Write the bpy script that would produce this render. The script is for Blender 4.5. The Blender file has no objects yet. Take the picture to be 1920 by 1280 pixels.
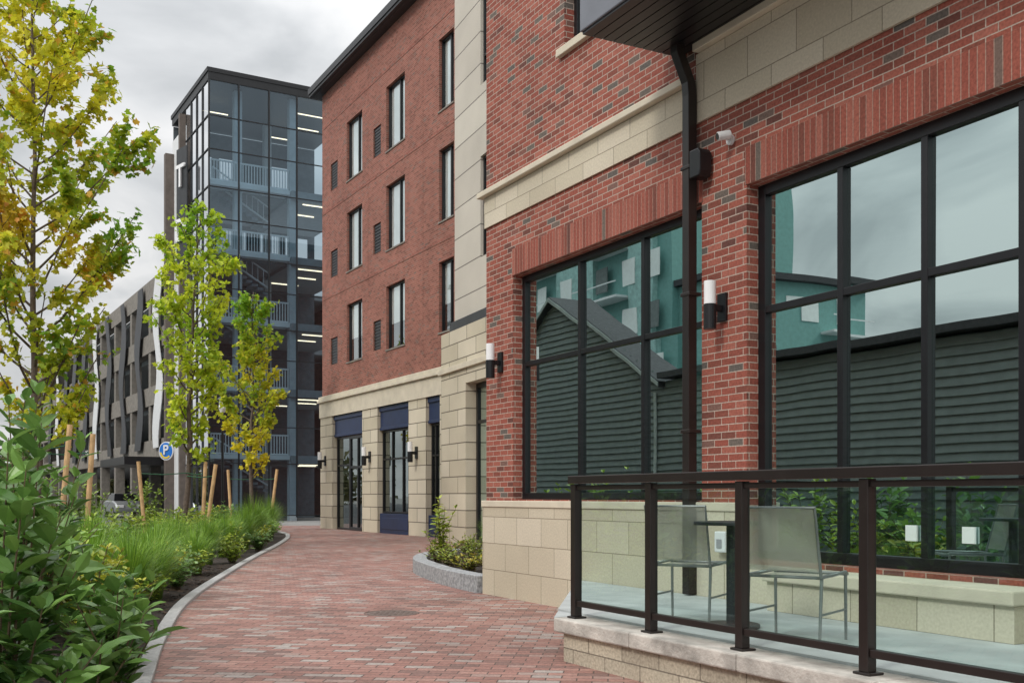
import bpy, math, random
import numpy as np
from mathutils import Vector, Matrix
random.seed(7); np.random.seed(7)
scene = bpy.context.scene
COL = scene.collection
EYE = 1.3
F = 2000.0

# ------------------------------------------------------------------ helpers
class MB:
    def __init__(s): s.v=[]; s.f=[]
    def quad(s,a,b,c,d):
        i=len(s.v); s.v+= [a,b,c,d]; s.f.append((i,i+1,i+2,i+3))
    def box(s,x0,x1,y0,y1,z0,z1):
        i=len(s.v)
        s.v+=[(x0,y0,z0),(x1,y0,z0),(x1,y1,z0),(x0,y1,z0),(x0,y0,z1),(x1,y0,z1),(x1,y1,z1),(x0,y1,z1)]
        s.f+=[(i,i+3,i+2,i+1),(i+4,i+5,i+6,i+7),(i,i+1,i+5,i+4),(i+1,i+2,i+6,i+5),(i+2,i+3,i+7,i+6),(i+3,i,i+4,i+7)]
        return s
    def prism(s,poly,z0,z1):
        a=sum(poly[k][0]*poly[(k+1)%len(poly)][1]-poly[(k+1)%len(poly)][0]*poly[k][1] for k in range(len(poly)))
        if a<0: poly=poly[::-1]
        i=len(s.v); n=len(poly)
        s.v+=[(p[0],p[1],z0) for p in poly]+[(p[0],p[1],z1) for p in poly]
        s.f.append(tuple(range(i+n-1,i-1,-1))); s.f.append(tuple(range(i+n,i+2*n)))
        for k in range(n): s.f.append((i+k,i+(k+1)%n,i+n+(k+1)%n,i+n+k))
        return s
    def prism_y(s,poly,y0,y1):
        i=len(s.v); n=len(poly)
        a=sum(poly[k][0]*poly[(k+1)%n][1]-poly[(k+1)%n][0]*poly[k][1] for k in range(n))
        if a<0: poly=poly[::-1]
        s.v+=[(p[0],y0,p[1]) for p in poly]+[(p[0],y1,p[1]) for p in poly]
        s.f.append(tuple(range(i,i+n))); s.f.append(tuple(range(i+2*n-1,i+n-1,-1)))
        for k in range(n): s.f.append((i+(k+1)%n,i+k,i+n+k,i+n+(k+1)%n))
        return s
    def tube(s,pts,rad,n=8,cap=True):
        pts=[Vector(p) for p in pts]
        if not hasattr(rad,'__len__'): rad=[rad]*len(pts)
        base=len(s.v); up0=None
        for k,p in enumerate(pts):
            d=(pts[min(k+1,len(pts)-1)]-pts[max(k-1,0)]).normalized()
            if up0 is None:
                up0=Vector((1,0,0)) if abs(d.x)<.8 else Vector((0,1,0))
            a=(up0-d*up0.dot(d)).normalized(); up0=a; b=d.cross(a)
            for j in range(n):
                t=2*math.pi*j/n
                q=p+(a*math.cos(t)+b*math.sin(t))*rad[k]; s.v.append(tuple(q))
        for k in range(len(pts)-1):
            for j in range(n):
                j2=(j+1)%n
                s.f.append((base+k*n+j,base+k*n+j2,base+(k+1)*n+j2,base+(k+1)*n+j))
        if cap:
            s.f.append(tuple(base+j for j in range(n-1,-1,-1)))
            e=base+(len(pts)-1)*n; s.f.append(tuple(e+j for j in range(n)))
        return s
    def wall(s,x0,x1,z0,z1,ops=(),y=0.0,rev=0.2):
        xs=sorted(set([x0,x1]+[v for o in ops for v in o[:2] if x0<v<x1]))
        zs=sorted(set([z0,z1]+[v for o in ops for v in o[2:4] if z0<v<z1]))
        for a,b in zip(xs,xs[1:]):
            for c,d in zip(zs,zs[1:]):
                mx,mz=(a+b)/2,(c+d)/2
                if any(o[0]<mx<o[1] and o[2]<mz<o[3] for o in ops): continue
                s.quad((a,y,c),(b,y,c),(b,y,d),(a,y,d))
        for o in ops:
            a,b,c,d=o[:4]; Y=y+rev
            s.quad((a,y,c),(a,y,d),(a,Y,d),(a,Y,c))
            s.quad((b,y,d),(b,y,c),(b,Y,c),(b,Y,d))
            s.quad((a,y,d),(b,y,d),(b,Y,d),(a,Y,d))
            s.quad((b,y,c),(a,y,c),(a,Y,c),(b,Y,c))
        return s
    def obj(s,name,mat,parent=None,bevel=0,smooth=False,loc=None,swap=False):
        me=bpy.data.meshes.new(name); me.from_pydata(s.v,[],s.f); me.update()
        uv=me.uv_layers.new(name='UVMap'); dat=np.empty(len(me.loops)*2,dtype=np.float32)
        for p in me.polygons:
            n=p.normal; ax,ay,az=abs(n.x),abs(n.y),abs(n.z)
            for li in p.loop_indices:
                c=me.vertices[me.loops[li].vertex_index].co
                if az>=ax and az>=ay: q=(c.x,c.y)
                elif ay>=ax: q=(c.x,c.z)
                else: q=(c.y+.07,c.z)
                if swap: q=(q[1],q[0])
                dat[2*li]=q[0]; dat[2*li+1]=q[1]
        uv.data.foreach_set('uv',dat)
        o=bpy.data.objects.new(name,me); COL.objects.link(o)
        if mat: me.materials.append(mat)
        if parent is not None: o.parent=parent
        if loc: o.location=loc
        if smooth:
            me.polygons.foreach_set('use_smooth',[True]*len(me.polygons))
        if bevel:
            m=o.modifiers.new('Bevel','BEVEL'); m.width=bevel; m.segments=2; m.limit_method='ANGLE'
        return o

def top(o,label,cat,group=None,kind=None):
    o['label']=label; o['category']=cat
    if group: o['group']=group
    if kind: o['kind']=kind
    return o
def empty(name,loc,rot=0.0,label='',cat='',group=None):
    o=bpy.data.objects.new(name,None); COL.objects.link(o)
    o.location=loc; o.rotation_euler=(0,0,rot); o.empty_display_size=.3
    top(o,label,cat,group); return o
class Plane:
    """a vertical facade line: origin, direction (local +X), local +Y goes into the building"""
    def __init__(s,ox,oy,ang): s.o=(ox,oy); s.a=ang; s.u=(math.cos(ang),math.sin(ang))
    def at(s,x,y=0.0):
        k=(x-960)/F; ox=s.o[0]-s.u[1]*y; oy=s.o[1]+s.u[0]*y
        return (k*oy-ox)/(s.u[0]-k*s.u[1])
    def w(s,x,y): return (s.o[0]+s.u[0]*x-s.u[1]*y, s.o[1]+s.u[1]*x+s.u[0]*y)
def copy_tree(o,loc,rotz=None,scale=None,kids=None):
    n=o.copy(); COL.objects.link(n); n.location=loc
    if rotz is not None: n.rotation_euler=(0,0,rotz)
    if scale: n.scale=(scale,scale,scale)
    def rec(src,dst):
        for c in list(src.children):
            m=c.copy(); COL.objects.link(m); m.parent=dst; rec(c,m)
    rec(o,n)
    return n

# ------------------------------------------------------------------ materials
def newmat(name):
    m=bpy.data.materials.new(name); m.use_nodes=True; nt=m.node_tree; nt.nodes.clear()
    out=nt.nodes.new('ShaderNodeOutputMaterial'); return m,nt,out
def N(nt,t,**k):
    n=nt.nodes.new(t)
    for a,b in k.items(): setattr(n,a,b)
    return n
def ramp(nt,stops,interp='LINEAR'):
    r=nt.nodes.new('ShaderNodeValToRGB'); r.color_ramp.interpolation=interp
    el=r.color_ramp.elements
    while len(el)>1: el.remove(el[-1])
    el[0].position=stops[0][0]; el[0].color=(*stops[0][1],1)
    for p,c in stops[1:]:
        e=el.new(p); e.color=(*c,1)
    return r
def mixc(nt,fac,a,b,mode='MIX'):
    m=nt.nodes.new('ShaderNodeMix'); m.data_type='RGBA'; m.blend_type=mode
    for sock,val in ((m.inputs[0],fac),(m.inputs[6],a),(m.inputs[7],b)):
        if isinstance(val,bpy.types.NodeSocket): nt.links.new(val,sock)
        elif isinstance(val,tuple): sock.default_value=(*val,1) if len(val)==3 else val
        else: sock.default_value=val
    return m.outputs[2]
def pm(name,col,rough=.6,metal=0,var=.2,scale=4,bump=.0,bscale=60,spec=.5):
    m,nt,out=newmat(name)
    b=N(nt,'ShaderNodeBsdfPrincipled'); nt.links.new(b.outputs[0],out.inputs[0])
    b.inputs['Roughness'].default_value=rough; b.inputs['Metallic'].default_value=metal
    b.inputs['Specular IOR Level'].default_value=spec
    tc=N(nt,'ShaderNodeTexCoord')
    no=N(nt,'ShaderNodeTexNoise'); no.inputs['Scale'].default_value=scale; no.inputs['Detail'].default_value=6
    nt.links.new(tc.outputs['Object'],no.inputs['Vector'])
    lo=tuple(c*(1-var) for c in col); hi=tuple(min(1,c*(1+var)) for c in col)
    r=ramp(nt,[(.3,lo),(.7,hi)]); nt.links.new(no.outputs[0],r.inputs[0]); nt.links.new(r.outputs[0],b.inputs['Base Color'])
    if bump:
        n2=N(nt,'ShaderNodeTexNoise'); n2.inputs['Scale'].default_value=bscale; n2.inputs['Detail'].default_value=4
        nt.links.new(tc.outputs['Object'],n2.inputs['Vector'])
        bp=N(nt,'ShaderNodeBump'); bp.inputs['Strength'].default_value=bump; bp.inputs['Distance'].default_value=.01
        nt.links.new(n2.outputs[0],bp.inputs['Height']); nt.links.new(bp.outputs[0],b.inputs['Normal'])
    return m
def brickmat(name,stops,mortar,w=.203,h=.0677,ms=.005,rough=.8,coord='UV',bump=.6,off=.5,dirt=.25,smooth=.1,rot=0,bdist=.006,grain=.25):
    m,nt,out=newmat(name); L=nt.links.new
    b=N(nt,'ShaderNodeBsdfPrincipled'); L(b.outputs[0],out.inputs[0]); b.inputs['Roughness'].default_value=rough
    b.inputs['Specular IOR Level'].default_value=.3
    tc=N(nt,'ShaderNodeTexCoord'); mp=N(nt,'ShaderNodeMapping'); mp.inputs['Rotation'].default_value=(0,0,rot)
    L(tc.outputs[coord],mp.inputs[0])
    nw=N(nt,'ShaderNodeTexNoise'); nw.inputs['Scale'].default_value=9; L(mp.outputs[0],nw.inputs['Vector'])
    wob=N(nt,'ShaderNodeVectorMath',operation='MULTIPLY_ADD'); L(nw.outputs['Color'],wob.inputs[0]); wob.inputs[1].default_value=(.006,.004,0); L(mp.outputs[0],wob.inputs[2])
    br=N(nt,'ShaderNodeTexBrick'); br.offset=off
    for k,v in (('Scale',1),('Mortar Size',ms),('Mortar Smooth',smooth),('Bias',0),('Brick Width',w),('Row Height',h)): br.inputs[k].default_value=v
    br.inputs['Color1'].default_value=(0,0,0,1); br.inputs['Color2'].default_value=(1,1,1,1); br.inputs['Mortar'].default_value=(0,0,0,1)
    L(wob.outputs[0],br.inputs['Vector'])
    r=ramp(nt,stops,'LINEAR'); L(br.outputs['Color'],r.inputs[0])
    n1=N(nt,'ShaderNodeTexNoise'); n1.inputs['Scale'].default_value=.6; n1.inputs['Detail'].default_value=8; L(tc.outputs[coord],n1.inputs['Vector'])
    r1=ramp(nt,[(.3,(1-dirt,)*3),(.7,(1+dirt*.6,)*3)]); L(n1.outputs[0],r1.inputs[0])
    n2=N(nt,'ShaderNodeTexNoise'); n2.inputs['Scale'].default_value=45; n2.inputs['Detail'].default_value=6; L(tc.outputs[coord],n2.inputs['Vector'])
    r2=ramp(nt,[(.3,(1-grain,)*3),(.7,(1+grain*.9,)*3)]); L(n2.outputs[0],r2.inputs[0])
    c=mixc(nt,br.outputs['Fac'],r.outputs[0],mortar)
    c=mixc(nt,1.0,c,r1.outputs[0],'MULTIPLY'); c=mixc(nt,1.0,c,r2.outputs[0],'MULTIPLY')
    L(c,b.inputs['Base Color'])
    hh=N(nt,'ShaderNodeMath',operation='MULTIPLY_ADD'); L(br.outputs['Fac'],hh.inputs[0]); hh.inputs[1].default_value=-1
    n3=N(nt,'ShaderNodeMath',operation='MULTIPLY'); L(n2.outputs[0],n3.inputs[0]); n3.inputs[1].default_value=.35; L(n3.outputs[0],hh.inputs[2])
    bp=N(nt,'ShaderNodeBump'); bp.inputs['Strength'].default_value=bump; bp.inputs['Distance'].default_value=bdist
    L(hh.outputs[0],bp.inputs['Height']); L(bp.outputs[0],b.inputs['Normal'])
    return m
def glassmat(name,tint,gl,fac,wav=.0,rough=0.0):
    m,nt,out=newmat(name); L=nt.links.new
    t=N(nt,'ShaderNodeBsdfTransparent'); t.inputs[0].default_value=(*tint,1)
    g=N(nt,'ShaderNodeBsdfGlossy'); g.inputs['Color'].default_value=(*gl,1); g.inputs['Roughness'].default_value=rough
    lw=N(nt,'ShaderNodeLayerWeight'); lw.inputs[0].default_value=.5
    pw=N(nt,'ShaderNodeMath',operation='POWER'); L(lw.outputs['Facing'],pw.inputs[0]); pw.inputs[1].default_value=4.5
    a=N(nt,'ShaderNodeMath',operation='MULTIPLY_ADD',use_clamp=True); L(pw.outputs[0],a.inputs[0]); a.inputs[1].default_value=.9; a.inputs[2].default_value=fac+.04
    mx=N(nt,'ShaderNodeMixShader'); L(a.outputs[0],mx.inputs[0]); L(t.outputs[0],mx.inputs[1]); L(g.outputs[0],mx.inputs[2]); L(mx.outputs[0],out.inputs[0])
    if wav:
        tc=N(nt,'ShaderNodeTexCoord'); n=N(nt,'ShaderNodeTexNoise'); n.inputs['Scale'].default_value=1.1; n.inputs['Detail'].default_value=1
        L(tc.outputs['Object'],n.inputs['Vector']); bp=N(nt,'ShaderNodeBump'); bp.inputs['Strength'].default_value=wav; bp.inputs['Distance'].default_value=.02
        L(n.outputs[0],bp.inputs['Height']); L(bp.outputs[0],g.inputs['Normal'])
    return m
def leafmat(name,rough=.45,trans=.35):
    m,nt,out=newmat(name); L=nt.links.new
    at=N(nt,'ShaderNodeAttribute'); at.attribute_name='Col'
    b=N(nt,'ShaderNodeBsdfPrincipled'); b.inputs['Roughness'].default_value=rough; b.inputs['Specular IOR Level'].default_value=.4
    L(at.outputs['Color'],b.inputs['Base Color'])
    t=N(nt,'ShaderNodeBsdfTranslucent'); L(at.outputs['Color'],t.inputs[0])
    mx=N(nt,'ShaderNodeMixShader'); mx.inputs[0].default_value=trans; L(b.outputs[0],mx.inputs[1]); L(t.outputs[0],mx.inputs[2]); L(mx.outputs[0],out.inputs[0])
    return m
def emitmat(name,col,st):
    m,nt,out=newmat(name); e=N(nt,'ShaderNodeEmission'); e.inputs[0].default_value=(*col,1); e.inputs[1].default_value=st
    nt.links.new(e.outputs[0],out.inputs[0]); return m

RED=[(0,(.13,.055,.045)),(.08,(.22,.070,.050)),(.35,(.285,.080,.057)),(.6,(.32,.095,.067)),(.86,(.37,.13,.095)),(.92,(.25,.08,.06)),(.945,(.155,.125,.105)),(1,(.12,.105,.095))]
M_brick=brickmat('red_brick',RED,(.47,.38,.32),ms=.005,dirt=.14)
M_soldier=brickmat('soldier_brick',RED,(.38,.26,.21),off=0.0,w=.3411,dirt=.14,ms=.004)
M_brickC=brickmat('red_brick_plain',[(0,(.19,.07,.052)),(.3,(.265,.095,.072)),(.85,(.34,.13,.098)),(.97,(.22,.12,.10)),(1,(.17,.10,.085))],(.38,.27,.21),dirt=.15)
STO=[(0,(.52,.46,.35)),(.5,(.58,.52,.405)),(1,(.64,.575,.46))]
M_stoneA=brickmat('cream_stone_block',STO,(.27,.23,.17),w=.62,h=.345,ms=.005,rough=.85,bump=.35,dirt=.12,grain=.1)
M_stoneBand=brickmat('cream_stone_band',STO,(.29,.25,.19),w=.62,h=.36,ms=.005,rough=.85,bump=.35,dirt=.10,grain=.1)
M_stoneC=brickmat('cream_stone_rusticated',STO,(.18,.155,.12),w=1.4,h=.46,ms=.016,rough=.85,bump=.6,dirt=.12,grain=.1)
M_panel=brickmat('cream_panel',[(0,(.52,.48,.42)),(1,(.60,.56,.49))],(.20,.18,.16),w=4.2,h=.86,ms=.018,rough=.8,bump=.5,dirt=.10,off=0,grain=.08)
M_stone=pm('cream_stone_plain',(.60,.54,.43),.85,var=.10,scale=3,bump=.2,bscale=70)
M_terr=brickmat('terrace_block',[(0,(.42,.37,.29)),(1,(.56,.50,.39))],(.22,.19,.15),w=.45,h=.1175,ms=.005,rough=.9,bump=1.0,dirt=.3,bdist=.012)
M_cap=pm('limestone_cap',(.46,.43,.39),.85,var=.38,scale=5,bump=.7,bscale=40)
M_conc=pm('terrace_concrete',(.44,.46,.46),.8,var=.14,scale=3,bump=.2)
M_black=pm('black_aluminium',(.009,.009,.011),.35,var=.2,spec=.45)
M_brown=pm('dark_bronze_metal',(.018,.013,.012),.38,var=.2)
M_greym=pm('grey_metal_fascia',(.18,.19,.22),.4,var=.08,metal=.2)
M_navy=pm('navy_panel',(.014,.028,.085),.45,var=.15)
M_white=pm('white_paint',(.72,.73,.74),.5,var=.05)
M_glassA=glassmat('shop_glass',(.36,.56,.54),(.80,.97,.95),.60,wav=.06)
M_glassC=glassmat('upper_window_glass',(.90,.94,.94),(.85,.92,.94),.30,wav=.10)
M_glassS=glassmat('storefront_glass',(.30,.40,.40),(.8,.9,.9),.25,wav=.10)
M_glassR=glassmat('railing_glass',(.76,.89,.86),(.8,.95,.93),.05)
M_glassT=glassmat('tower_glass',(.48,.60,.67),(.58,.70,.79),.12,wav=.05)
M_dark=pm('dark_interior',(.05,.055,.055),.8)
M_room=pm('room_wall',(.16,.18,.18),.8)
M_blind=pm('pale_blind',(.80,.82,.81),.8,var=.05)
M_asph=pm('asphalt',(.075,.076,.08),.9,var=.25,scale=2,bump=.4,bscale=90)
M_ground=pm('concrete_ground',(.22,.215,.205),.9,var=.15,scale=.8,bump=.2)
M_paver=brickmat('brick_paver',[(0,(.20,.125,.11)),(.2,(.29,.15,.125)),(.5,(.345,.18,.15)),(.75,(.37,.215,.18)),(.88,(.33,.27,.245)),(1,(.41,.36,.33))],(.10,.075,.065),w=.22,h=.11,ms=.005,coord='Object',rough=.55,bump=.9,dirt=.2,rot=math.radians(6),bdist=.009)
M_kerb=pm('granite_kerb',(.38,.38,.37),.85,var=.2,scale=30,bump=.3,bscale=90)
M_granite=pm('rough_granite',(.30,.31,.32),.85,var=.4,scale=22,bump=.8,bscale=28)
M_mulch=pm('dark_mulch',(.030,.021,.016),.95,var=.7,scale=30,bump=1.0,bscale=45)
M_wood=pm('stake_wood',(.66,.43,.22),.8,var=.2,scale=6,bump=.2)
M_bark=pm('grey_bark',(.13,.10,.08),.9,var=.35,scale=14,bump=.6,bscale=40)
M_twig=pm('twig',(.12,.09,.05),.9,var=.3)
M_strap=pm('green_strap',(.03,.12,.06),.7)
M_leaf=leafmat('leaf',.5,.45); M_leafs=leafmat('shrub_leaf',.32,.25)
M_concT=pm('tower_concrete',(.34,.36,.37),.8,var=.1)
M_precast=pm('tan_precast',(.22,.20,.175),.85,var=.2)
M_char=pm('charcoal_panel',(.03,.032,.036),.5,var=.2)
M_tblack=pm('black_mullion',(.010,.011,.013),.5,var=.2)
M_siding=pm('grey_green_lap_siding',(.17,.20,.195),.6,var=.12,spec=.4)
M_roof=pm('dark_shingle',(.05,.05,.055),.9,var=.3,scale=10)
M_lamp=emitmat('warm_strip_light',(1,.76,.50),4.0)
M_lens=pm('white_lens',(.85,.85,.86),.3,var=.02)

# ------------------------------------------------------------------ camera / world / sun
cam=bpy.data.cameras.new('camera'); co=bpy.data.objects.new('camera',cam); COL.objects.link(co)
co.location=(0,0,EYE); co.rotation_euler=(math.radians(90),0,0)
cam.sensor_width=36; cam.lens=36*F/1920; cam.shift_y=290/1920; cam.clip_end=2000; cam.clip_start=.1
scene.camera=co
w=bpy.data.worlds.new('World'); scene.world=w; w.use_nodes=True; nt=w.node_tree; nt.nodes.clear(); L=nt.links.new
wo=N(nt,'ShaderNodeOutputWorld'); bg=N(nt,'ShaderNodeBackground'); bg2=N(nt,'ShaderNodeBackground'); ad=N(nt,'ShaderNodeMixShader')
sky=N(nt,'ShaderNodeTexSky'); sky.sky_type='NISHITA'; sky.sun_disc=False; sky.sun_elevation=math.radians(48); sky.sun_rotation=math.radians(230); sky.air_density=1.5; sky.dust_density=3
L(sky.outputs[0],bg.inputs[0]); bg.inputs[1].default_value=.10
tc=N(nt,'ShaderNodeTexCoord'); sx=N(nt,'ShaderNodeSeparateXYZ'); L(tc.outputs['Generated'],sx.inputs[0])
za=N(nt,'ShaderNodeMath',operation='MAXIMUM'); L(sx.outputs[2],za.inputs[0]); za.inputs[1].default_value=0
zb=N(nt,'ShaderNodeMath',operation='ADD'); L(za.outputs[0],zb.inputs[0]); zb.inputs[1].default_value=.28
dv=N(nt,'ShaderNodeVectorMath',operation='DIVIDE'); cb=N(nt,'ShaderNodeCombineXYZ')
for k in range(3): L(zb.outputs[0],cb.inputs[k])
L(tc.outputs['Generated'],dv.inputs[0]); L(cb.outputs[0],dv.inputs[1])
no=N(nt,'ShaderNodeTexNoise'); no.inputs['Scale'].default_value=2.3; no.inputs['Detail'].default_value=7; no.inputs['Roughness'].default_value=.48; no.inputs['Distortion'].default_value=.6
L(dv.outputs[0],no.inputs['Vector'])
cr=ramp(nt,[(.36,(.60,.62,.64)),(.47,(.80,.815,.83)),(.57,(1.0,1.0,1.0))]); L(no.outputs[0],cr.inputs[0])
z2=N(nt,'ShaderNodeMath',operation='POWER'); L(za.outputs[0],z2.inputs[0]); z2.inputs[1].default_value=2.2
st=N(nt,'ShaderNodeMath',operation='MULTIPLY_ADD'); L(z2.outputs[0],st.inputs[0]); st.inputs[1].default_value=2.4; st.inputs[2].default_value=.80
L(cr.outputs[0],bg2.inputs[0]); L(st.outputs[0],bg2.inputs[1])
ad.inputs[0].default_value=.93; L(bg.outputs[0],ad.inputs[1]); L(bg2.outputs[0],ad.inputs[2]); L(ad.outputs[0],wo.inputs[0])
sl=bpy.data.lights.new('sun','SUN'); sl.energy=1.5; sl.angle=math.radians(10); sl.color=(1,.95,.87)
so=bpy.data.objects.new('sun',sl); COL.objects.link(so)
so.rotation_euler=Vector((.55,.62,-.70)).to_track_quat('-Z','Y').to_euler()
scene.view_settings.view_transform='Standard'; scene.view_settings.look='None'; scene.view_settings.exposure=0

# ------------------------------------------------------------------ ground
def sheet(name,poly,z,mat):
    m=MB(); a=sum(poly[k][0]*poly[(k+1)%len(poly)][1]-poly[(k+1)%len(poly)][0]*poly[k][1] for k in range(len(poly)))
    if a<0: poly=poly[::-1]
    m.v=[(p[0],p[1],z) for p in poly]; m.f=[tuple(range(len(poly)))]
    o=m.obj(name,mat); o['kind']='structure'; return o
sheet('ground',[(-500,-500),(500,-500),(500,900),(-500,900)],0,M_ground)
EDGE=[(-1.2,2),(-1.55,4),(-2.05,5.6),(-2.56,7.4),(-3.2,9.7),(-3.98,13),(-4.68,17.3),(-5.45,22.6),(-6.2,28.3),(-7.0,33.3),(-7.9,37.0),(-9.2,39.8),(-11,41)]
def smooth_line(P,n=6):
    out=[]
    for i in range(len(P)-1):
        p0=P[max(i-1,0)];p1=P[i];p2=P[i+1];p3=P[min(i+2,len(P)-1)]
        for k in range(n):
            t=k/n
            out.append(tuple(.5*((2*p1[j])+(-p0[j]+p2[j])*t+(2*p0[j]-5*p1[j]+4*p2[j]-p3[j])*t*t+(-p0[j]+3*p1[j]-3*p2[j]+p3[j])*t**3) for j in range(2)))
    out.append(P[-1]); return out
ES=smooth_line(EDGE)
sheet('brick_path',ES+[(-14,47),(-8,47.5),(8,47),(8,2)],.008,M_paver)
sheet('road',[(-9.6,0),(-9.8,20),(-11.4,34),(-13.5,43),(-13,50),(-16,54),(-60,130),(-120,130),(-60,0)],.004,M_asph)
BACK=[(-12.2,41),(-12.6,36),(-11.8,28),(-11.5,22),(-8.9,8),(-7,2)]
sheet('planting_bed',ES+BACK,.016,M_mulch)
def strip(name,P,wd,z0,z1,mat):
    m=MB(); n=len(P); Lp=[];Rp=[]
    for i,p in enumerate(P):
        a=P[max(i-1,0)];b=P[min(i+1,n-1)]; d=Vector((b[0]-a[0],b[1]-a[1])).normalized(); nr=Vector((-d.y,d.x))
        Lp.append((p[0]+nr.x*wd/2,p[1]+nr.y*wd/2)); Rp.append((p[0]-nr.x*wd/2,p[1]-nr.y*wd/2))
    for i in range(n):
        m.v+=[(*Lp[i],z0),(*Lp[i],z1),(*Rp[i],z1),(*Rp[i],z0)]
    for i in range(n-1):
        a=4*i;b=a+4
        m.f+=[(a,a+1,b+1,b),(a+1,a+2,b+2,b+1),(a+2,a+3,b+3,b+2)]
    m.f+=[(3,2,1,0),(4*n-4,4*n-3,4*n-2,4*n-1)]
    return m.obj(name,mat,bevel=.01)
k=strip('kerb',ES,.13,0,.05,M_kerb); k['kind']='structure'
k=strip('road_kerb',smooth_line(BACK),.18,0,.13,M_kerb); k['kind']='structure'
# mulch chips
np.random.seed(9); n=2600; yy_=np.random.uniform(6,20,n); ex=np.interp(yy_,[e[1] for e in EDGE[:9]],[e[0] for e in EDGE[:9]])
Cm=np.stack([ex-.12-np.random.rand(n)**1.3*2.2,yy_,np.full(n,.02)],1)
m=MB()
for c in Cm:
    a=random.uniform(0,6.28); l=random.uniform(.015,.045); t=random.uniform(.006,.014); ca,sa=math.cos(a),math.sin(a); z=random.uniform(.018,.035)
    m.quad((c[0]-ca*l-sa*t,c[1]-sa*l+ca*t,z),(c[0]-ca*l+sa*t,c[1]-sa*l-ca*t,z+random.uniform(-.01,.01)),(c[0]+ca*l+sa*t,c[1]+sa*l-ca*t,z),(c[0]+ca*l-sa*t,c[1]+sa*l+ca*t,z+random.uniform(-.01,.012)))
o=m.obj('mulch_chips',pm('bark_chip',(.07,.045,.03),.95,var=.6,scale=9)); top(o,'loose dark bark chips over the planting bed','mulch',None,'stuff')
# manhole
M_iron=pm('cast_iron',(.15,.11,.095),.7,metal=.1,var=.3,scale=20)
mh=MB(); mh.prism([(.28*math.cos(t),.28*math.sin(t)) for t in np.linspace(0,2*math.pi,40,endpoint=False)],.004,.011)
for i in range(-4,5):
    for j in range(-4,5):
        if i*i+j*j<17: mh.box(i*.055-.018,i*.055+.018,j*.055-.018,j*.055+.018,.011,.015)
o=mh.obj('manhole_cover',M_iron); o.location=(-1.33,11.8,0)
top(o,'round rusty brown iron manhole cover set in the brick path','manhole cover')
fr=MB(); fr.tube([(.30*math.cos(t),.30*math.sin(t),.006) for t in np.linspace(0,2*math.pi,40)],.009,6); f=fr.obj('frame',M_iron,parent=o)

# ------------------------------------------------------------------ Building A (near brick building)
def ang(vpx): t=math.atan((960-vpx)/F); return math.atan2(-math.cos(t),math.sin(t))
A=Plane(-.34,14.18,ang(-100))
EA=empty('brick_building',(A.o[0],A.o[1],0),A.a,'red brick building with cream stone base and large black-framed windows','building')
REV=.19
u1a,u1b=A.at(962),A.at(1316); u2a=A.at(1400); u2b=u2a+4.6; uq=A.at(1058); upipe=A.at(1307)
WT,W1B,W2B=4.09,1.26,.74
m=MB(); m.wall(0,16,0,13,[(u1a,u1b,W1B,WT),(u2a,u2b,W2B,WT),(uq,uq+1.7,6.5,8.8)],0,REV)
m.quad((0,9,0),(0,0,0),(0,0,13),(0,9,13)); m.quad((16,0,0),(16,9,0),(16,9,13),(16,0,13)); m.quad((0,9,0),(0,9,13),(16,9,13),(16,9,0))
m.obj('wall',M_brick,EA)
MB().box(-.1,16.1,-.1,9.1,13,13.3).obj('roof',M_char,EA)
m=MB(); m.box(-.035,u2a-.02,-.04,-.001,0,1.16); m.box(-.035,-.001,-.001,9,0,1.16); m.obj('stone_base',M_stoneA,EA)
m=MB(); m.box(-.05,u2a-.01,-.055,-.001,1.162,1.245); m.obj('stone_water_table',M_stone,EA,bevel=.008)
MB().box(u2a-.018,16,-.04,-.001,0,.70).obj('stone_base',M_stoneA,EA)
m=MB(); m.box(-.02,upipe+.02,-.025,-.001,4.85,5.245); m.obj('stone_band',M_stoneBand,EA)
m=MB(); m.box(-.10,upipe-.1,-.10,-.001,5.252,5.325); m.box(-.07,upipe-.1,-.06,-.001,5.327,5.35); m.obj('stone_ledge',M_stone,EA,bevel=.01)
m=MB(); m.box(upipe+.022,16,-.03,-.001,4.85,5.50); m.obj('stone_band',M_stoneBand,EA)
m=MB(); m.box(upipe+.05,16,-.10,-.001,5.505,5.59); m.obj('stone_ledge',M_stone,EA,bevel=.01)
MB().box(u1a-.02,u1b+.02,-.006,-.001,WT+.003,WT+.338).obj('brick_lintel',M_soldier,EA,swap=True)
MB().box(u2a-.02,u2b+.02,-.006,-.001,WT+.003,WT+.338).obj('brick_lintel',M_soldier,EA,swap=True)
MB().box(uq-.1,uq+1.8,-.06,.03,6.41,6.5).obj('window_sill',M_stone,EA,bevel=.008)
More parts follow.
